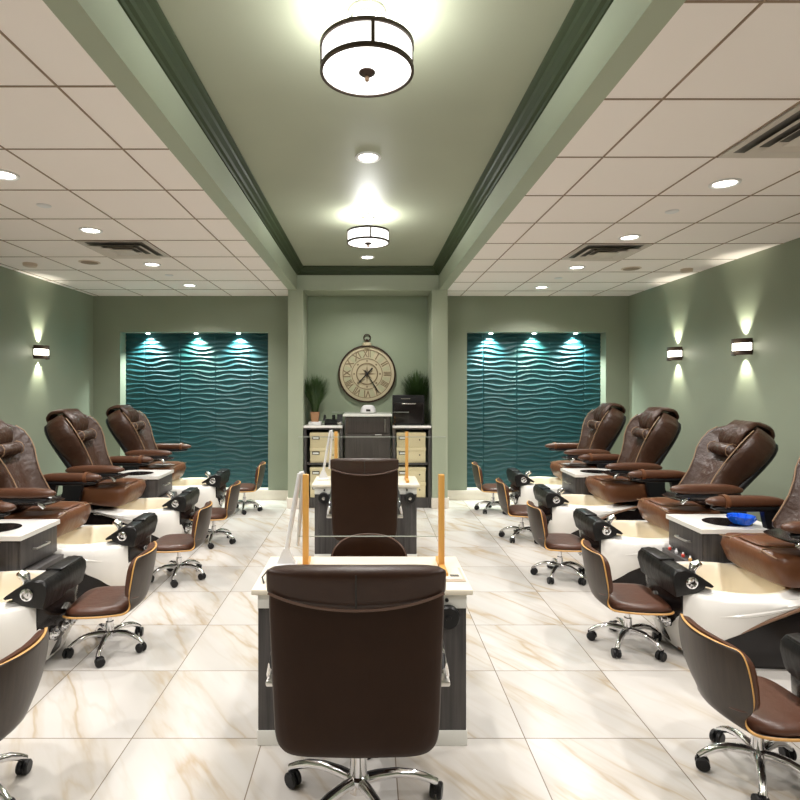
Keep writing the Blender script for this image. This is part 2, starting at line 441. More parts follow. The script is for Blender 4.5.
# ceiling vents, speakers, detectors
def diffuser(x0, x1, y0, y1, label):
    cx, cy, w, d = (x0+x1)/2, (y0+y1)/2, (x1-x0)/2-.008, (y1-y0)/2-.008
    t = thing('air_diffuser', label, 'air vent', (cx,cy,ZC-.004), 0, 'square ceiling air diffusers')
    def ring(b, s0, z0, s1, z1):
        b.loft([[Vector((sx*w*s, sy*d*s, z)) for sx, sy in ((-1,-1),(1,-1),(1,1),(-1,1))] for s, z in ((s0,z0),(s1,z1),(s1-.02,z1+.002),(s0-.02,z0+.004))], cap=False)
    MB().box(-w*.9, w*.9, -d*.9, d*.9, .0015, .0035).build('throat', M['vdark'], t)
    b = MB(); ring(b, 1.0, -.004, .84, .001); b.build('frame', M['vent'], t)
    for s0, s1 in ((.80,.58), (.54,.38)):
        b = MB(); ring(b, s0, -.030, s1, -.004); b.build('cone', M['vent'], t)
    MB().box(-w*.33, w*.33, -d*.33, d*.33, -.030, -.024, .004).build('centre_plate', M['vent'], t)
diffuser(-2.5, -1.89, 4.70, 5.31, 'square air diffuser in the left tile ceiling')
diffuser(1.864, 2.469, 4.804, 5.41, 'small far square air diffuser in the right tile ceiling')
diffuser(1.864, 2.469, 2.38, 2.986, 'large near square air diffuser at the right picture edge')
def disc(name, x, y, r, h, m, label, cat, grille=False):
    t = thing(name, label, cat, (x,y,ZC))
    MB().lathe([(r,0),(r,-h*.5),(r*.93,-h),(.001,-h)], n=28).build('housing', m, t)
    b = MB(); b.lathe([(r*.8,-h-.001),(r*.8,-h-.003),(r*.35,-h-.004),(.001,-h-.004)], n=28); b.build('grille' if grille else 'cap', m if not grille else M['grid'], t)
disc('ceiling_speaker', -2.79, 5.54, .10, .006, M['beige'], 'flat round speaker in the left tile ceiling', 'speaker', True)
disc('ceiling_speaker', 2.76, 5.84, .10, .006, M['beige'], 'flat round speaker in the right tile ceiling', 'speaker', True)
disc('smoke_detector', -3.42, 5.60, .065, .03, M['beige'], 'small round detector near the left wall on the tile ceiling', 'detector')
disc('smoke_detector', 3.36, 5.87, .06, .03, M['beige'], 'small brown round detector near the right wall ceiling edge', 'detector')
disc('sprinkler_cover', -2.22, 3.79, .045, .006, M['whitep'], 'small white sprinkler cap in the left tile ceiling nearest the camera', 'sprinkler')
disc('sprinkler_cover', 2.14, 3.92, .045, .006, M['whitep'], 'small white sprinkler cap in the right ceiling beyond the largest downlight', 'sprinkler')
disc('sprinkler_cover', -2.23, 6.19, .045, .006, M['whitep'], 'tiny far sprinkler cap between the two farthest left downlights', 'sprinkler')
disc('sprinkler_cover', 2.17, 6.36, .045, .006, M['whitep'], 'tiny far sprinkler cap between the two farthest right downlights', 'sprinkler')

# ------------------------------------------------------------------ pedicure spa chair (x = distance from aisle edge toward the wall)
def outline(u0, u1, w, k, n, ex=3.2):
    a = 2*pi*k/n; c, s = cos(a), sin(a)
    cu, hu = (u0+u1)/2, (u1-u0)/2
    return cu+hu*math.copysign(abs(c)**(2/ex), c), w*math.copysign(abs(s)**(2/ex), s)
def zlow(u):
    return min(zcurve(u), .372)
CP = [(-.1,.0),(.04,.01),(.10,.07),(.20,.165),(.40,.275),(.60,.36),(.80,.415),(1.0,.42),(1.2,.37),(1.4,.27),(1.6,.15)]
def zcurve(u):
    for (a, p), (b_, q) in zip(CP, CP[1:]):
        if u <= b_: return p+(q-p)*(u-a)/(b_-a)
    return CP[-1][1]
def make_spa(sx, label):
    root = thing('pedicure_spa_chair', label, 'pedicure chair', (0,0,0), 0, 'pedicure spa chairs')
    n = 72
    def ring(u0, u1, w, zf): 
        r = []
        for k in range(n):
            u, y = outline(u0, u1, w, k, n); r.append(Vector((u, y, zf(u) if callable(zf) else zf)))
        return r
    # tub shell with bowl
    b = MB()
    def inner(f, z, c=(.40,0), a=.31, bb_=.275):
        return [Vector((c[0]+a*f*cos(2*pi*k/n), bb_*f*sin(2*pi*k/n), z)) for k in range(n)]
    rim = .40
    b.loft([ring(.05,1.0,.345, lambda u: zlow(u)+.0), ring(.015,1.01,.358, lambda u: zlow(u)+.28*(rim-zlow(u))), ring(.0,1.02,.366, lambda u: zlow(u)+.62*(rim-zlow(u))),
            ring(.005,1.02,.362, rim-.02), ring(.02,1.01,.348, rim-.004), ring(.045,.98,.325, rim-.002)]+[inner(1.14, rim-.012), inner(1.08, rim+.010)], cap=False)
    b.mi = 1
    b.loft([inner(1.08, rim+.010), inner(1.02, rim+.012), inner(.97, rim-.004), inner(.93, rim-.08), inner(.86, rim-.20), inner(.70, rim-.28), inner(.35, rim-.295), inner(.01, rim-.295)], cap=False)
    tub = b.build('tub', [M['white'], M['bowl']], root, smooth=60, sx=sx)
    # swoosh ledge on both sides of the shell
    for sg in (-1, 1):
        pts = []
        for i in range(15):
            u = .05+.58*i/14; 
            tt = abs((u-.51)/.51); pts.append((u, sg*(.358*max(0, 1-tt**3.2)**(1/3.2)-.004), .285+.092*(i/14)**1.2))
        MB().tube(pts, [.003+.014*sin(pi*i/14) for i in range(15)], 8).build('moulded_ridge', M['white'], tub, sx=sx)
    # dark base below the shell, its upper edge follows the swoosh
    b = MB()
    b.loft([ring(.12,1.46,.31,0), ring(.09,1.48,.335,.03), ring(.07,1.50,.345,lambda u: .5*zcurve(u)+.015), ring(.05,1.50,.350,lambda u: zcurve(u)+.004), ring(.08,1.46,.30,lambda u: zcurve(u)-.01)], cap=False)
    b.mi = 0; b.box(.80, 1.45, -.31, .31, .10, .30)
    base = b.build('base', M['blackg'], root, smooth=40, sx=sx)
    for sg in (-1, 1):
        pts = []
        for i in range(30):
            u = .055+1.35*i/29; tt = abs((u-.775)/.725)
            pts.append((u, sg*(.353*max(0, 1-tt**3.2)**(1/3.2)+.006), zcurve(u)+.004))
        MB().tube(pts, .0105, 8).build('arc_trim', M['trimbr'] if sx > 0 else M['silver'], base, sx=sx)
    # front column and jets
    b = MB()
    pr = []
    for z, w, off in ((0,.15,.10),(.04,.18,.06),(.16,.20,.02),(.28,.205,-.005),(.40,.20,-.015),(.46,.18,.01)):
        r = []
        for i in range(9):
            t = -1+2*i/8; r.append(Vector((off+.045*t*t-.02, w*t, z)))
        for i in range(9):
            t = 1-2*i/8; r.append(Vector((off+.10, w*t, z)))
        pr.append(r)
    b.loft(pr); fp = b.build('front_panel', M['blackg'], root, smooth=40, sx=sx)
    for y in (-.10, 0, .10):
        MB().lathe([(.036,.0),(.036,-.012),(.028,-.016),(.020,-.012),(.016,-.030),(.008,-.034),(.001,-.034)], (-.005,y,.19), 'X', 20).build('jet_knob', M['chrome'], fp, sx=sx)
    MB().prism([(-.03,.30),(0,.275),(.03,.30),(0,.325)], -.042, -.030, 'X').build('badge_plate', M['silver'], fp, sx=sx, smooth=0)
    # foot rest
    pf = [(-.030,.375),(-.050,.46),(-.046,.505),(-.025,.530),(.02,.536),(.065,.522),(.12,.487),(.165,.452),(.182,.434),(.174,.426),(.135,.436),(.126,.416),(.085,.395)]
    fr = MB(); rr = []
    for y, s_ in ((-.245,.86),(-.238,.97),(-.225,1.0)):
        rr.append([Vector((p[0], y, .47+(p[1]-.47)*s_)) for p in pf])
    for y, s_, cut in ((-.12,1.0,.0),(-.09,1.02,.06),(.155,1.0,.085),(.17,.96,.085),(.178,.85,.085)):
        rr.append([Vector((min(p[0], .18-cut), y, .47+(p[1]-.47)*s_+.012*(y > -.08))) for p in pf])
    fr.loft(rr); foot = fr.build('foot_rest', M['blackl'], root, smooth=40, sx=sx)
    MB().lathe([(.034,-.242),(.034,-.254),(.026,-.258),(.024,-.250),(.010,-.252),(.008,-.260),(.001,-.260)], (.052,0,.462), 'Y', 24).build('chrome_dial', M['chrome'], foot, sx=sx)
    MB().tube([(.125,-.15,.465),(.115,-.15,.50),(.125,-.145,.525),(.150,-.14,.535),(.17,-.14,.53)], [.016,.022,.028,.026,.012], 12).build('spray_head', M['chrome'], foot, sx=sx)
    MB().box(-.040, .055, -.075, .160, .528, .546, .008, 2).build('seam_pad', M['blackl'], foot, sx=sx)
    # pedestal
    b = MB(); b.prism([(.80,.30),(.86,.47),(1.36,.47),(1.40,.30)], -.24, .24); b.build('pedestal', M['blackp'], root, sx=sx, smooth=0)
    # seat
    b = MB()
    def fs(a, c, h):
        u = .79+.285*a; y = .285*c*(1-.04*(a > 0)*a)
        z = .545 + h*(1+.0*a)
        z += .012*cos(c*pi/1.0)*(h > 0)*(1-abs(a)) - (.02*(1-a) if h < 0 else 0)
        if h <= 0 and a < 0: u += .05*abs(a)*min(1, abs(h)/.08)
        return (u, y, z)
    b.pad(fs, .080, .085, n=6, rings=8, segs=56, edge=18)
    seat = b.build('seat', M['leather_s'], root, smooth=60, sx=sx)
    for sg in (-1, 1):
        MB().tube([(.520,sg*.135,.60),(.535,sg*.14,.622),(.60,sg*.15,.633),(.72,sg*.155,.634),(.90,sg*.155,.632)], .0035, 6).build('seat_piping', M['piping'], seat, sx=sx)
        MB().tube([(.522,sg*.14,.618),(.519,sg*.20,.610),(.53,sg*.255,.600)], .0035, 6).build('front_piping', M['piping'], seat, sx=sx)
    b = MB(); b.pad(lambda a, c, h: (.70+.16*a, c*.13, .632+h), .012, .01, n=5, rings=4, segs=32); b.build('seat_panel', M['leather_s'], seat, smooth=60, sx=sx)
    # backrest, origin at hinge
    bk = thing('tmp', '', '')
    for k in ('label','category'): del bk[k]
    rows = [(0,.245,.00,.0),(.04,.25,.015,.0),(.14,.238,.03,.015),(.24,.235,.045,.005),(.34,.26,.065,-.005),(.43,.302,.085,-.010),(.52,.325,.092,-.015),(.61,.325,.085,-.02),(.68,.295,.06,-.025),(.73,.235,.03,-.03),(.765,.15,.0,-.02)]
    def sec(t, w, wing, c0, ex=0):
        fr_ = []
        for q in (-1,-.93,-.80,-.66,-.50,-.25,0,.25,.50,.66,.80,.93,1):
            aq = abs(q)
            if aq == 1: a = -.01
            elif aq == .93: a = -.080-wing*.85
            elif aq == .80: a = -.105-wing
            elif aq == .66: a = -.085-wing*.45
            else: a = -.075+c0
            fr_.append((a, q*w))
        back = [(.045, w*.92), (.07, w*.5), (.075, 0), (.07, -w*.5), (.045, -w*.92)]
        return [Vector((p[0]+ex, p[1], t)) for p in fr_+back]
    b = MB(); b.loft([sec(*r) for r in rows])
    bo = b.build('backrest', M['leather_b'], root, sub=1, smooth=180, sx=sx, loc=(sx*.90,0,.60))
    bpy.data.objects.remove(bk)
    # black shell behind
    b = MB()
    rg = []
    for t, w, a0, a1 in ((-.10,.20,.0,.05),(0,.225,.0,.08),(.2,.235,.01,.09),(.4,.27,.01,.09),(.58,.305,.01,.088),(.68,.28,.01,.082),(.74,.22,.02,.08)):
        r = [Vector((a0, w*c, t)) for c in (-1,-.5,0,.5,1)]+[Vector((a, w*c, t)) for c, a in ((1.02,(a0+a1)/2),(.85,a1),(.4,a1+.012),(-.4,a1+.012),(-.85,a1),(-1.02,(a0+a1)/2))]
        rg.append(r)
    b.loft(rg); b.build('back_shell', M['blackp'], bo, sub=1, smooth=180, sx=sx)
    for sg in (-1, 1):
        MB().tube([(-.104-r[2]*.92, sg*r[1]*.76, r[0]) for r in rows[1:-2]], .0045, 6).build('wing_piping', M['piping'], bo, sx=sx)
    # hood on the head end
    b = MB(); rg = []
    for t, w, a in ((.50,.085,-.085),(.53,.115,-.115),(.60,.135,-.145),(.68,.14,-.15),(.74,.135,-.13),(.785,.125,-.09),(.81,.115,-.03),(.80,.105,.03),(.76,.09,.075)):
        pass
    path = [(.535,-.08,.12),(.57,-.125,.14),(.63,-.155,.150),(.70,-.155,.152),(.765,-.125,.15),(.805,-.06,.14),(.815,.01,.132),(.79,.065,.122),(.72,.085,.11)]
    def fh(a, c, h):
        s_ = (a+1)/2*(len(path)-1); i = min(int(s_), len(path)-2); f = s_-i
        p, q = path[i], path[i+1]
        t, x, w = [p[j]+(q[j]-p[j])*f for j in range(3)]
        dt, dx = q[0]-p[0], q[1]-p[1]; l = math.hypot(dt, dx)
        return (x-h*dt/l, w*c, t+h*dx/l)
    b.pad(fh, .022, .02, n=5, rings=8, segs=48, edge=8); b.build('head_hood', M['leather_b'], bo, smooth=80, sx=sx)
    b = MB(); b.pad(lambda a, c, h: (-.128-h, c*.150, .487+a*.052), .056, .03, n=4, rings=6, segs=36, edge=3)
    pl = b.build('head_pillow', M['leather_b'], bo, smooth=80, sx=sx)
    for sg in (-1, 1):
        MB().tube([(-.13,sg*.118,.433),(-.158,sg*.118,.440),(-.183,sg*.118,.470),(-.183,sg*.118,.505),(-.158,sg*.118,.535),(-.13,sg*.118,.541)], .0035, 6).build('pillow_piping', M['piping'], pl, sx=sx)
    # arms
    for sg in (-1, 1):
        b = MB()
        b.pad(lambda a, c, h: (.765+.275*a, sg*.345+.052*c*(1-.12*a*a), .795+h-.012*(a > .5)*(a-.5)), .042, .03, n=3.2, rings=7, segs=44, edge=4)
        ar = b.build('armrest', M['leather_a'], root, smooth=80, sx=sx)
        b = MB(); b.pad(lambda a, c, h: (.78+.25*a, sg*.345+.045*c, .755+h), .02, .022, n=3.2, rings=5, segs=36, edge=4); b.build('arm_shell', M['blackp'], ar, smooth=80, sx=sx)
        MB().prism([(.86,.74),(.92,.46),(1.10,.46),(1.06,.60),(1.06,.745)], sg*.335-.022, sg*.335+.022).build('arm_bracket', M['blackp'], ar, smooth=0, sx=sx)
        if sg > 0:
            rg = []
            for x in (.60,.63):
                rg.append([Vector((x, sg*.345+.057*cos(2*pi*k/24), .798+.048*sin(2*pi*k/24))) for k in range(24)])
            MB().loft(rg).build('arm_strap', M['leather_s'], ar, sx=sx)
    # tray under the near arm
    b = MB(); b.pad(lambda a, c, h: (.68+.16*a, -.225+.15*c, .715+h+.012*(max(abs(a),abs(c)))**6), .006, .012, n=2.6, rings=6, segs=40, edge=8)
    tr = b.build('tray', M['blackg'], root, smooth=60, sx=sx)
    MB().tube([(.58,-.34,.69),(.60,-.35,.72),(.64,-.35,.745)], .016, 12).build('tray_hinge', M['chrome'], tr, sx=sx)
    return root, bo
def set_recline(root, sx, deg):
    for c in bpy.data.objects:
        if c.parent == root and c.name.startswith('backrest'): c.rotation_euler = (0, sx*R(deg), 0)
UX = 1.78
right = [(6.82,27,'farthest brown pedicure spa chair on the right, against the teal wall'),
         (5.68,28,'second farthest brown pedicure spa chair on the right, behind the three quarter reclined one'),
         (4.53,39,'brown pedicure spa chair below the two right sconces, reclined most'),
         (3.40,37,'brown pedicure spa chair beside the blue bowl, back cut off by the right picture edge'),
         (2.16,36,'nearest right pedicure spa chair, only black foot rest corner in frame')]
left = [(6.75,31,'farthest brown pedicure spa chair on the left, against the teal wall'),
        (5.50,30,'second farthest brown pedicure spa chair on the left, full high back in view'),
        (4.37,34,'brown pedicure spa chair on the left with magazine tray, top cut by the edge'),
        (3.22,36,'nearest left pedicure spa chair, white tub in view and seat cut by the left edge')]
for sx, rows in ((1, right), (-1, left)):
    proto = None
    for y, rec, lab in rows:
        if proto is None: proto, _ = make_spa(sx, lab); o = proto
        else: o = copy_tree(proto)
        o['label'] = lab; o.location = (sx*UX, y, 0); set_recline(o, sx, rec)

# ------------------------------------------------------------------ drawer cabinets
def cabinet(sx, y0, y1, label):
    yc = (y0+y1)/2; d = (y1-y0)/2
    t = thing('drawer_cabinet', label, 'cabinet', (sx*2.235, yc, 0), 0, 'drawer cabinets between the spa chairs')
    MB().box(.006, .46, -d+.012, d-.012, .39, .595, .003).box(.006, .46, -d+.06, d-.04, .0, .39, .003).build('carcass', M['dwood'], t, sx=sx)
    MB().box(-.07, .01, -d+.06, d-.04, .0, .385, .004).build('lower_drawer', M['dwood'], t, sx=sx)
    dr = MB().box(-.008, .012, -d+.016, d-.016, .400, .590, .004).build('drawer', M['dwood'], t, sx=sx)
    b = MB(); b.tube([(-.006,-.075,.50),(-.032,-.075,.50),(-.034,-.06,.50),(-.034,.06,.50),(-.032,.075,.50),(-.006,.075,.50)], .007, 8); b.build('handle', M['steel'], dr, sx=sx)
    b = MB()
    pts = [(-.02,-d),(-.02,d),(.42,d),(.48,d*.85),(.52,d*.4),(.52,-d*.4),(.48,-d*.85),(.42,-d)]
    b.prism(pts, .592, .622, 'Z'); b.build('countertop', M['counter'], t, sx=sx, smooth=0)
    b = MB(); b.pad(lambda a, c, h: (.28+.16*a, -.02+d*.62*c, .6225+h), .002, .001, n=2, rings=3, segs=36); b.build('inset_tray', M['blackg'], t, sx=sx)
cabinet(1, 3.70, 4.14, 'dark drawer cabinet with white top holding the blue bowl')
cabinet(1, 5.97, 6.42, 'far right dark drawer cabinet with white top')
cabinet(-1, 3.53, 3.98, 'left dark drawer cabinet with white top nearest the camera')
cabinet(-1, 5.84, 6.30, 'far left dark drawer cabinet with white top')
# blue bowl
b = MB(); b.lathe([(.03,0),(.055,.008),(.078,.045),(.086,.062),(.080,.060),(.050,.018),(.001,.012)], n=28, cap=False)
for k in range(10):
    a = 2*pi*k/10; b.tube([(.055*cos(a),.055*sin(a),.012),(.082*cos(a),.082*sin(a),.055)], [.006,.012], 8)
o = tag(b.build('glass_bowl', M['blue'], None), 'bright blue bowl on the white top of the right drawer cabinet', 'bowl'); o.location = (2.57, 3.83, .622)
# things on trays
def card(name, x, y, z, w, d, m, label, cat, rz=.2):
    t = thing(name, label, cat, (x,y,z), rz)
    MB().box(-w, w, -d, d, 0, .008, .002).build('body', M['blackp'] if name != 'magazine' else M['whitep'], t)
    MB().box(-w*.9, w*.9, -d*.9, d*.9, .008, .0095).build('screen' if name != 'magazine' else 'cover', m, t, smooth=0)
card('phone', 2.46, 4.30, .732, .07, .038, M['paper'], 'pale remote screen on the tray of the most reclined right chair', 'remote')
card('magazine', -2.50, 4.14, .732, .10, .065, M['paper'], 'pale blue booklet on the tray of a left spa chair', 'booklet', -.2)
# bottles row beside front right foot rest
for i, (mm, nm) in enumerate(((M['red'],'red'),(M['whitep'],'white'),(M['red'],'red'),(M['ply'],'orange'))):
    t = thing('polish_bottle', f'small {nm} bottle on the ledge below the right drawer cabinet, {["farthest","second farthest","second nearest","nearest"][i]} of four', 'bottle', (2.19, 4.04-.085*i, .385), 0, 'small bottles below the right drawer cabinet')
    MB().lathe([(.009,0),(.011,.003),(.011,.018),(.005,.022)], n=12).build('body', mm, t)
    MB().lathe([(.006,.022),(.005,.034)], n=10).build('cap', M['whitep'], t)

# ------------------------------------------------------------------ pedicure stools
def caster_star(root, rad, zhub, r_tube, chrome=True, ang0=0, wheel=.027):
    for k in range(5):
        a = ang0+2*pi*k/5; c, s = cos(a), sin(a)
        pts = []
        for t in (0,.2,.45,.7,.88,1):
            rr = .02+(rad-.02)*t; z = zhub+.012*sin(pi*t)-.045*t**3
            pts.append((rr*c, rr*s, z))
        pts.append((rad*c, rad*s, wheel*2))
        leg = MB().tube(pts, [r_tube*1.3,r_tube*1.25,r_tube*1.1,r_tube,r_tube*.95,r_tube*.9,r_tube*.6], 12).build('leg', M['chrome'], root)
        b = MB(); a2 = a+1.1+k*.9; ca, sa = cos(a2), sin(a2)
        for off in (-.014, .014):
            mx = Matrix.Translation((rad*c, rad*s, wheel)) @ Matrix.Rotation(a2,4,'Z')
            q = MB(); q.lathe([(.001,off-.009),(wheel*.85,off-.009),(wheel,off-.005),(wheel,off+.005),(wheel*.85,off+.009),(.001,off+.009)], (.012,0,0), 'Y', 18)
            b.merge(q.bm, mx)
        q = MB(); q.box(-.010,.022,-.006,.006,-.004,wheel+.004,.002); b.merge(q.bm, Matrix.Translation((rad*c, rad*s, wheel)) @ Matrix.Rotation(a2,4,'Z'))
        b.build('caster', M['blackp'], leg)
def make_stool(label):
    t = thing('rolling_stool', label, 'stool', (0,0,0), 0, 'low rolling pedicure stools')
    caster_star(t, .215, .098, .0150, ang0=.35)
    MB().lathe([(.001,.070),(.030,.072),(.034,.085),(.034,.11),(.024,.118),(.022,.17),(.014,.172),(.014,.255)], n=20).build('column', M['chrome'], t)
    MB().box(-.08,.08,-.06,.06,.243,.257,.004).build('seat_mount', M['blackp'], t)
    # curved plywood shell: x forward(+) = seat front, back at -x
    prof = [(.205,.262),(.17,.258),(.08,.256),(-.02,.256),(-.11,.258),(-.16,.268),(-.195,.292),(-.212,.33),(-.222,.37),(-.232,.42),(-.243,.48),(-.252,.540),(-.259,.597)]
    wid = [.165,.200,.205,.205,.190,.155,.130,.140,.190,.206,.208,.204,.180]
    def cu(i): return .0 if i < 5 else min(1, (i-4)/3)*.055
    b = MB(); vs = []
    m_ = 12
    for i, ((x, z), w) in enumerate(zip(prof, wid)):
        vs.append([b.bm.verts.new((x+cu(i)*(j/m_*2-1)**2, w*(j/m_*2-1), z+(.018*(j/m_*2-1)**4 if i < 5 else 0))) for j in range(m_+1)])
    for a, c in zip(vs, vs[1:]):
        for j in range(m_): b.bm.faces.new((a[j], a[j+1], c[j+1], c[j]))
    sh = b.build('plywood_shell', [M['shell'], M['ply']], t, smooth=180)
    sm = sh.modifiers.new('sub', 'SUBSURF'); sm.levels = sm.render_levels = 2
    so = sh.modifiers.new('sol', 'SOLIDIFY'); so.thickness = .011; so.offset = 0; so.material_offset_rim = 1; so.use_even_offset = True
    b = MB()
    def f(a, c, h):
        return (.036+.176*a, .200*c*(1-.10*a*a), .268+h+.018*c**4-.012*(a > .6)*(a-.6)*(h > 0)-.010*cos(c*pi/2)*cos(a*pi/2)*(h > 0)*0)
    b.pad(f, .046, .004, n=4.5, rings=8, segs=48, edge=9); b.build('seat', M['leather_k'], t, smooth=80)
    b = MB()
    def f2(a, c, h):
        z = .474+.131*c; w = .206*(1-.05*c*c)
        x = -.238-.018*c+.055*a*a+.006
        return (x+h, w*a, z)
    b.pad(f2, .040, .002, n=4.5, rings=8, segs=48, edge=16); b.build('backrest', M['leather_k'], t, smooth=80)
    return t
stools = [(1.575,2.25,4,'nearest brown rolling stool at the lower right corner, seat cut off'),
          (1.575,3.38,-6,'second nearest right brown rolling stool, beside the blue bowl cabinet'),
          (1.575,4.58,-3,'brown rolling stool third nearest on the right, full star base in view'),
          (1.575,5.72,-6,'brown rolling stool fourth on the right, second from the teal wall'),
          (1.56,6.98,-5,'farthest right brown rolling stool, in front of the teal wall'),
          (-1.53,2.10,180,'nearest brown rolling stool at the lower left corner, mostly its wooden back'),
          (-1.555,3.33,186,'second nearest left brown rolling stool with whole seat in view'),
          (-1.56,4.56,184,'brown rolling stool third nearest on the left'),
          (-1.56,5.58,183,'brown rolling stool fourth on the left, second from the teal wall'),
          (-1.57,7.0,186,'farthest left brown rolling stool, in front of the teal wall')]
proto = None
for i, (x, y, rz, lab) in enumerate(stools):
    if proto is None: proto = make_stool(lab); o = proto
    else: o = copy_tree(proto)
    o['label'] = lab; o.location = (x, y, 0); o.rotation_euler = (0,0,R(rz))

# ------------------------------------------------------------------ manicure desks
def desk(y, label, near):
    t = thing('manicure_desk', label, 'desk', (.0, y, 0), 0, 'white topped manicure desks')
    cx = -.03
    MB().box(cx-.458, cx+.458, .03, .44, .065, .608, .003).build('carcass', M['dwood'], t)
    MB().box(cx-.462, cx+.462, .028, .445, .0, .068, .003).build('plinth', M['steel' if 0 else 'fascia'], t)
    fa = MB().box(cx-.458, cx+.458, .02, .445, .606, .672, .003).build('drawer_front', M['fascia'], t)
    for x in (-.37, .37): MB().lathe([(.001,.008),(.008,.010),(.008,.022)], (cx+x, 0, .645), 'Y', 12).build('drawer_knob', M['blackp'], fa)
    MB().box(cx-.483, cx+.483, 0, .475, .670, .695, .006).build('desktop', M['deskw'], t)
    for x in ((.385,) if near else (.385,-.385)):
        MB().lathe([(.001,-.018),(.012,-.018),(.013,-.012),(.044,-.012),(.050,-.004),(.050,.018)], (x-.02-.02*near, .0, .575), 'Y', 28).build('round_fan', M['blackp'], t)
        if not near: MB().lathe([(.001,-.024),(.014,-.022),(.015,-.016)], (x-.02, .0, .575), 'Y', 16).build('fan_hub', M['silver'], t)
    return t
desk(2.41, 'near manicure desk with cream top and dark grain sides behind the big chair', True)
desk(4.95, 'far manicure desk in front of the dark shelf cabinet', False)
# vent insert on desktop
def insert(x, y, label, s=1):
    t = thing('dust_collector_tray', label, 'tray', (x,y,.695), 0, 'cream trays let into the desks')
    MB().box(-.075,.055,-.09,.09,0,.006,.003).build('tray_frame', M['beige'], t)
    MB().box(-.062,.042,-.078,.078,.006,.009,.002).build('tray_panel', M['deskw'], t)
    MB().box(-.01,.03,-.05,-.025,.009,.011).build('switch_plate', M['silver'], t, smooth=0)
insert(.385, 2.60, 'shallow cream tray on the right end of the near desk')
# acrylic guards
def guard(y, label):
    t = thing('acrylic_sneeze_guard', label, 'desk guard', (0,y,.695), 0, 'clear sneeze guards with pine posts')
    MB().box(-.345, .375, -.003, .003, .15, .635).build('clear_panel', M['glass'], t, smooth=0)
    for z in (.1485, .6355): MB().box(-.345, .375, -.003, .003, z-.0014, z+.0014).build('panel_edge', M['gedge'], t, smooth=0)
    for x in (-.308, .352):
        po = MB().box(x-.014, x+.014, -.034, -.005, .0, .455, .002).build('post', M['post'], t)
        MB().box(x-.014, x+.014, -.16, .10, .0, .022, .002).build('foot', M['post'], po)
guard(2.72, 'clear sneeze guard between two orange pine posts on the near desk')
guard(5.20, 'clear sneeze guard between two orange pine posts on the far desk')
# folding lamps
def lamp(x, y, s, label):
    t = thing('folding_desk_lamp', label, 'lamp', (x,y,.695), 0, 'white folding desk lamps')
    MB().box(-.055,.055,-.05,.05,0,.018,.006).build('base', M['whitep'], t)
    MB().prism([(-.045,.018),(.045,.018),(.012,.09),(-.012,.09)], -.012, .012).build('neck', M['whitep'], t)
    MB().tube([(0,0,.07),(.035,0,.28),(.066,0,.455)], .012, 10).build('lower_arm', M['whitep'], t)
    b = MB(); b.tube([(.066,0,.455),(.078,.0,.46),(.084,.0,.44),(.055,.01,.10)], [.010,.012,.012,.008], 10); b.build('folded_head', M['whitep'], t)
    return t
lamp(-.405, 2.72, 1, 'white folded lamp left of the near guard post')
lamp(-.43, 5.22, 1, 'white folded lamp on the far desk')
b = MB(); b.tube([(-.40,2.67,.70),(-.43,2.62,.712),(-.47,2.58,.725),(-.485,2.52,.712),(-.47,2.48,.70)], .004, 6)
tag(b.build('power_cord', M['blackp']), 'thin black cord looping off the left edge of the near desk', 'cord')

# ------------------------------------------------------------------ executive chairs
def exec_chair(x, y, label, rz=0):
    t = thing('executive_chair', label, 'office chair', (x,y,0), rz, 'high back brown leather office chairs')
    caster_star(t, .30, .115, .016, ang0=R(10), wheel=.03)
    MB().lathe([(.001,.075),(.040,.08),(.042,.10),(.042,.13),(.032,.14),(.030,.25),(.018,.255),(.018,.40)], n=24).build('column', M['chrome'], t)
    MB().box(-.13,.13,-.12,.14,.36,.40,.01).build('seat_mount', M['blackp'], t)
    b = MB(); b.pad(lambda a, c, h: (.27*a, .02+.27*c, .45+h), .06, .05, n=5, rings=7, segs=48, edge=6); b.build('seat', M['leather_e'], t, smooth=80)
    def yb(z): return -.20-.115*(z-.36)/.64
    def fb(a, c, h):
        z = .665+.325*c; w = .279+.003*c
        return (w*a, yb(z)-.03*(1-a*a)*.6-h, z)
    b = MB(); b.pad(fb, .035, .055, n=9, rings=8, segs=72, edge=10); bk = b.build('backrest', M['leather_e'], t, smooth=80)
    # overlapping headrest roll with curved lower seam
    def fh(a, c, h):
        z0 = .925-.045*(1-a*a); z1 = 1.022-.004*a*a
        z = z0+(z1-z0)*(c+1)/2
        return (.2815*a, yb(z)-.022-.012*(1-a*a)-h, z)
    b = MB(); b.pad(fh, .034, .066, n=9, rings=8, segs=72, edge=5); hd = b.build('headrest', M['leather_h'], t, smooth=80)
    MB().tube([(.273*a, yb(.9)-.052-.024*(1-a**4), .938-.045*(1-a*a)+.001) for a in [-1+i/10 for i in range(21)]], .0045, 6).build('headrest_piping', M['piping_d'], hd)
    MB().tube([(0, yb(z)-.0710+.010*((z-.95)/.07)**2, z) for z in (.888,.91,.93,.95,.97,.99,1.005)], .0025, 6).build('centre_seam', M['ink'], hd)
    for sg in (-1, 1):
        ar = MB().box(sg*.20, sg*.335, -.06, .0, .490, .512, .006).box(sg*.20, sg*.235, -.06, .0, .40, .50, .004).build('arm_bracket', M['steel'], t)
        MB().tube([(sg*.325,-.03,.505),(sg*.322,-.06,.54),(sg*.308,-.10,.60),(sg*.300,-.08,.635),(sg*.298,.10,.665),(sg*.302,.16,.62),(sg*.318,.06,.53),(sg*.325,-.01,.505)], .009, 10).build('arm_loop', M['chrome'], ar)
        b = MB(); b.pad(lambda a, c, h: (sg*.290+.026*c, .02+.17*a, .645+.045*a+h), .02, .018, n=3, rings=5, segs=32, edge=3); b.build('arm_pad', M['blackp'], ar, smooth=80)
    return t
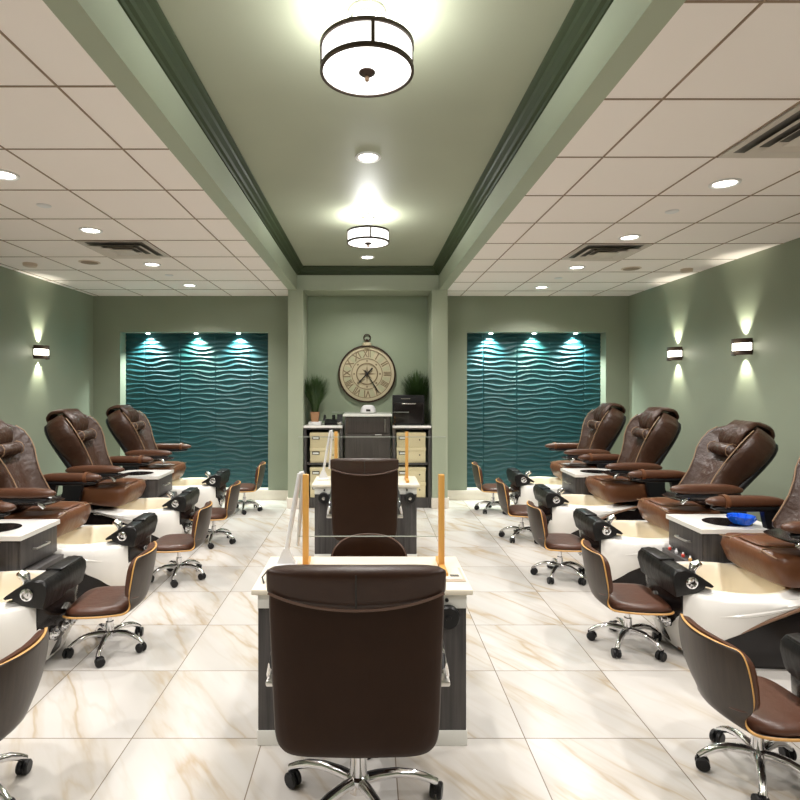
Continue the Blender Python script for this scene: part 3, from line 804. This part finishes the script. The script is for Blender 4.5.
e1 = exec_chair(-.040, 2.07, 'largest dark brown leather office chair in the centre foreground, seen from behind')
e2 = copy_tree(e1); e2.location = (-.035, 4.62, 0); e2.scale = (.94, 1, 1); e2['label'] = 'smaller high back brown office chair at the far manicure desk'
# client chair behind near desk
def client(x, y, label):
    t = thing('client_chair', label, 'chair', (x,y,0), 0, 'round back client chairs')
    caster_star(t, .24, .10, .013, ang0=.9)
    MB().lathe([(.001,.070),(.034,.08),(.034,.12),(.022,.13),(.018,.38)], n=20).build('column', M['chrome'], t)
    b = MB(); b.pad(lambda a, c, h: (.23*a, .23*c, .42+h), .05, .04, n=3, rings=6, segs=40, edge=5); b.build('seat', M['leather_k'], t, smooth=80)
    def f(a, c, h):
        z = .525+.16*c; return (.230*a, .20-.10*a*a-h, z)
    b = MB(); b.pad(f, .03, .03, n=2.8, rings=7, segs=48, edge=5); bk = b.build('backrest', M['leather_e'], t, smooth=80)
    pts = []
    for k in range(33):
        ph = pi*k/32; c, d = cos(ph), sin(ph); a = math.copysign(abs(c)**(2/2.8), c); e = abs(d)**(2/2.8)
        pts.append((.222*a,   .20-.10*a*a-.02, .525+.16*e))
    MB().tube(pts, .0035, 6).build('back_piping', M['piping_d'], bk)
client(0.0, 3.17, 'low round backed brown chair on the far side of the near desk')

# ------------------------------------------------------------------ alcove joinery
YA = 7.15
t = thing('tall_cabinet', 'dark wood centre cabinet with a long handle below the clock', 'cabinet', (0,YA,0))
MB().box(-.31, .275, .02, .49, 0, 1.18, .003).build('carcass', M['dwood2'], t)
dr = MB().box(-.305, .270, .0, .022, .96, 1.175, .003).build('upper_door', M['dwood2'], t)
MB().tube([(.205,-.002,.98),(.205,-.03,.985),(.205,-.03,1.14),(.205,-.002,1.145)], .006, 8).build('handle', M['steel'], dr)
dr = MB().box(-.305, .270, .0, .022, .10, .952, .003).build('lower_door', M['dwood2'], t)
MB().tube([(.08,-.002,.945),(.08,-.02,.945),(.16,-.02,.945),(.16,-.002,.945)], .005, 8).build('handle', M['steel'], dr)
MB().box(-.335, .298, -.03, .49, 1.18, 1.205, .004).build('countertop', M['counter'], t)
def shelfunit(x0, x1, label):
    t = thing('open_shelf_unit', label, 'shelf', (0,YA,0), 0, 'open dark shelf units')
    w = .02
    MB().box(x0, x0+w+.015, 0, .48, 0, 1.03, .002).build('side_panel', M['dwood'], t)
    MB().box(x1-w-.015, x1, 0, .48, 0, 1.03, .002).build('side_panel', M['dwood'], t)
    MB().box(x0+.036, x1-.036, .46, .48, 0, 1.03).build('back_panel', M['blackp'], t)
    MB().box(x0+.036, x1-.036, .01, .455, .555, .58, .002).build('shelf', M['dwood'], t)
    MB().box(x0+.036, x1-.036, .01, .455, .0, .13, .002).build('plinth', M['dwood'], t)
    MB().box(x0+.036, x1-.036, .01, .455, 1.01, 1.03, .002).build('top_panel', M['dwood'], t)
    MB().box(x0, x1, -.03, .48, 1.032, 1.058, .004).build('countertop', M['counter'], t)
shelfunit(-.842, -.342, 'open shelf unit with cream boxes on the left of the centre cabinet')
shelfunit(.305, .80, 'open shelf unit with cream boxes on the right of the centre cabinet')
def filebox(x, z, label):
    t = thing('file_box', label, 'box', (x,YA+.03,z), 0, 'cream storage boxes on the alcove shelves')
    MB().box(-.185,.185,0,.36,0,.165,.004).build('body', M['box'], t)
    MB().box(-.19,.19,-.006,.366,.150,.195,.004).build('lid', M['box'], t)
    MB().box(-.16,-.065,-.010,0,.105,.145,.002).build('label_holder', M['ink'], t)
    MB().box(-.150,-.075,-.0115,-.009,.112,.134).build('label_card', M['fascia'], t, smooth=0)
    MB().lathe([(.001,-.010),(.009,-.010),(.009,.002)], (.11,0,.10), 'Y', 12).build('grommet', M['ink'], t)
for x, sd in ((-.575,'left'), (.545,'right')):
    for z, nm in ((.13,'lowest'), (.326,'third from top'), (.58,'second from top'), (.776,'top')):
        filebox(x, z, f'{nm} cream storage box in the {sd} alcove shelf unit')

# clock
def text_mesh(s, size):
    c = bpy.data.curves.new('t', 'FONT'); c.body = s; c.size = size; c.align_x = 'CENTER'; c.align_y = 'CENTER'; c.extrude = .0015; c.offset = size*.02
    o = bpy.data.objects.new('t', c); COL.objects.link(o)
    dg = bpy.context.evaluated_depsgraph_get(); me = bpy.data.meshes.new_from_object(o.evaluated_get(dg))
    bm = bmesh.new(); bm.from_mesh(me); bpy.data.objects.remove(o); bpy.data.curves.remove(c); bpy.data.meshes.remove(me)
    return bm
t = thing('wall_clock', 'large round cream pocket watch style clock with roman numerals, hung in the alcove', 'clock', (-.027, YB, 1.738))
def an(r0, r1, y0, y1, n=72): 
    return MB().lathe([(r0,y0),(r1,y0),(r1,y1),(r0,y1),(r0,y0)], axis='Y', n=n, cap=False)
MB().lathe([(.001,-.02),(.375,-.02),(.375,0)], axis='Y', n=72).build('dial', M['clockf'], t)
an(.372,.395,-.045,0).build('rim', M['bronze'], t)
an(.335,.372,-.028,-.0).build('outer_ring', M['clockf'], t)
an(.327,.336,-.030,-.018).build('outer_line', M['clockd'], t)
an(.205,.214,-.026,-.018).build('inner_line', M['clockd'], t)
an(.135,.152,-.028,-.018).build('centre_ring', M['clockd'], t)
nums = ['XII','I','II','III','IIII','V','VI','VII','VIII','IX','X','XI']
for k, s_ in enumerate(nums):
    a = 2*pi*k/12
    q = text_mesh(s_, .135)
    sxx = .55 if len(s_) >= 4 else (.66 if len(s_) == 3 else .8)
    b = MB(); b.merge(q, Matrix.Translation((.27*sin(a), -.0225, .27*cos(a))) @ Matrix.Rotation(a,4,'Y') @ Matrix.Rotation(pi/2,4,'X') @ Matrix.Diagonal((sxx,1,1,1)))
    b.build('numeral', M['clockd'], t, smooth=0)
    a += pi/12; a0, a1 = a-.105, a+.105
    ps = [(.322*sin(q), .322*cos(q)) for q in (a0, a, a1)]+[(.222*sin(q), .222*cos(q)) for q in (a1, a, a0)]
    b = MB(); b.prism(ps, -.0215, -.019); b.build('cutout', M['clockg'], t, smooth=0)
b = MB()
for k in range(8):
    a = 2*pi*k/8; b.prism([(.018*cos(a),-.018*sin(a)),((.13 if k%2==0 else .10)*sin(a),(.13 if k%2==0 else .10)*cos(a)),(-.018*cos(a),.018*sin(a))], -.024, -.019)
for k in range(8):
    a = 2*pi*k/8; q = MB(); q.box(-.012,.012,-.024,-.019,-.010,.010); b.merge(q.bm, Matrix.Translation((.178*sin(a),0,.178*cos(a))) @ Matrix.Rotation(a,4,'Y'))
b.build('compass_rose', M['clockd'], t, smooth=0)
def hand(name, ang, l, tail, w):
    b = MB(); b.prism([(-w,-tail),(-w*.5,0),(-w*.9,l*.8),(0,l),(w*.9,l*.8),(w*.5,0),(w,-tail)], -.042, -.036)
    o = b.build(name, M['ink'], t, smooth=0, rot=(0, R(ang), 0)); return o
hand('minute_hand', 148, .315, .06, .010); hand('hour_hand', 223, .185, .11, .012)
MB().lathe([(.001,-.05),(.018,-.048),(.020,-.034)], axis='Y', n=20).build('hub', M['ink'], t)
MB().lathe([(.055,.385),(.062,.39),(.062,.42),(.045,.43)], (0,-.025,0), n=24).build('crown_collar', M['clockf'], t)
MB().lathe([(.020,.43),(.024,.445),(.024,.465),(.010,.475)], (0,-.025,0), n=16).build('crown_knob', M['bronze'], t)
MB().tube([(.045*cos(2*pi*k/24),-.025,.498+.045*sin(2*pi*k/24)) for k in range(24)], .008, 8, closed=True).build('hanging_ring', M['bronze'], t)

# plants
def plant(x, y, z, h, n, spread, label, pot):
    t = thing('potted_grass', label, 'plant', (x,y,z), 0, 'potted grass plants in the alcove')
    if pot:
        MB().loft([[Vector((s*w,q*w,zz)) for s,q in ((-1,-1),(1,-1),(1,1),(-1,1))] for w, zz in ((.045,0),(.058,.13),(.052,.13),(.050,.115))]).build('pot', M['pot'], t, smooth=0)
    else: MB().lathe([(.045,0),(.055,.12),(.05,.12),(.046,.11)], n=24).build('pot', M['blackp'], t)
    b = MB()
    for i in range(n):
        a = random.uniform(0, 2*pi); sp = spread*random.random()**.7; hh = h*random.uniform(.6,1); r0 = random.uniform(0,.035)
        px, py = r0*cos(a), r0*sin(a); w = .0042
        pts = [(px+sp*cos(a)*t_**1.6, py+sp*sin(a)*t_**1.6, .11+hh*(t_-.18*sp/spread*t_**3)) for t_ in (0,.35,.7,1)]
        pts = [(min(max(p[0], -.835-x), .795-x), min(p[1], 7.635-y), p[2]) for p in pts]
        ca, sa = cos(a+pi/2)*w, sin(a+pi/2)*w
        vs = [(b.bm.verts.new((p[0]-ca*k, p[1]-sa*k, p[2])), b.bm.verts.new((p[0]+ca*k, p[1]+sa*k, p[2]))) for p, k in zip(pts, (1,1.2,.9,.15))]
        for q, r_ in zip(vs, vs[1:]): b.bm.faces.new((q[0], q[1], r_[1], r_[0]))
    b.build('foliage', M['grass'], t, smooth=0)
plant(-.715, 7.36, 1.10, .56, 800, .24, 'tall grass in a terracotta square pot at the left of the alcove', True)
plant(.66, 7.57, 1.058, .66, 800, .26, 'grass plant behind the black appliance at the right of the alcove', False)
t = thing('paper_tray', 'small white block under the terracotta pot', 'tray', (-.715,7.33,1.058))
MB().box(-.08,.08,-.06,.13,0,.042,.006).build('body', M['whitep'], t)
# phone, small black things
t = thing('desk_phone', 'black desk phone on the left alcove counter', 'phone', (-.50,7.33,1.058))
MB().prism([(-.07,0),(.07,0),(.07,.075),(-.07,.03)], -.085, .085, 'X').build('body', M['blackp'], t, smooth=0)
MB().tube([(-.085,-.05,.06),(-.085,-.045,.085),(-.085,.045,.115),(-.085,.05,.09)], [.02,.016,.016,.02], 10).build('handset', M['blackp'], t)
MB().tube([(.03,.05,.07),(.03,.05,.13)], .022, 12).build('speaker_bulge', M['blackp'], t)
t = thing('card_terminal', 'black card terminal beside the desk phone', 'card reader', (-.385,7.33,1.058))
MB().prism([(-.06,0),(.06,0),(.06,.13),(.03,.14),(-.06,.05)], -.035, .035, 'X').build('body', M['blackp'], t, smooth=0)
MB().box(-.03,.03,-.062,-.05,.01,.04,.002).build('keypad', M['silver'], t)
t = thing('air_sensor', 'small white rounded device with dark display on top of the centre cabinet', 'device', (-.01,7.34,1.205))
b = MB(); b.loft([[Vector((s*w,q*d,z)) for s,q in ((-1,-1),(1,-1),(1,1),(-1,1))] for w,d,z in ((.115,.08,0),(.118,.08,.02),(.10,.075,.085),(.07,.06,.112),(.04,.03,.118))]); b.build('body', M['whitep'], t, sub=1, smooth=180)
MB().box(-.028,.028,-.082,-.070,.035,.062,.002).build('display', M['ink'], t)
t = thing('uv_cabinet', 'black box appliance with window door on the right alcove counter', 'appliance', (.515,7.30,1.058))
MB().box(-.205,.205,-.10,.15,.01,.395,.006).build('body', M['blackp'], t)
d_ = MB().box(-.19,.19,-.112,-.10,.03,.30,.004).build('door', M['blackg'], t)
MB().box(-.09,.09,-.128,-.112,.278,.292,.003).build('handle', M['silver'], d_)
MB().box(-.10,.02,-.103,-.099,.345,.353).build('printed_line', M['silver'], t, smooth=0)
for x in (-.17,.17):
    MB().lathe([(.012,0),(.012,.012)], (x,-.07,0), n=12).build('foot', M['blackp'], t)

# ------------------------------------------------------------------ world & view
w = bpy.data.worlds.new('world'); SC.world = w; w.use_nodes = True
w.node_tree.nodes['Background'].inputs[0].default_value = (1,.93,.85,1); w.node_tree.nodes['Background'].inputs[1].default_value = .15
SC.view_settings.view_transform = 'Standard'
SC.view_settings.exposure = .80
SC.view_settings.gamma = 1.07
SC.cycles.max_bounces = 10; SC.cycles.diffuse_bounces = 5; SC.cycles.glossy_bounces = 4; SC.cycles.transmission_bounces = 8
SC.cycles.caustics_reflective = False; SC.cycles.caustics_refractive = False
SC.cycles.sample_clamp_indirect = 4
SC.cycles.use_denoising = True
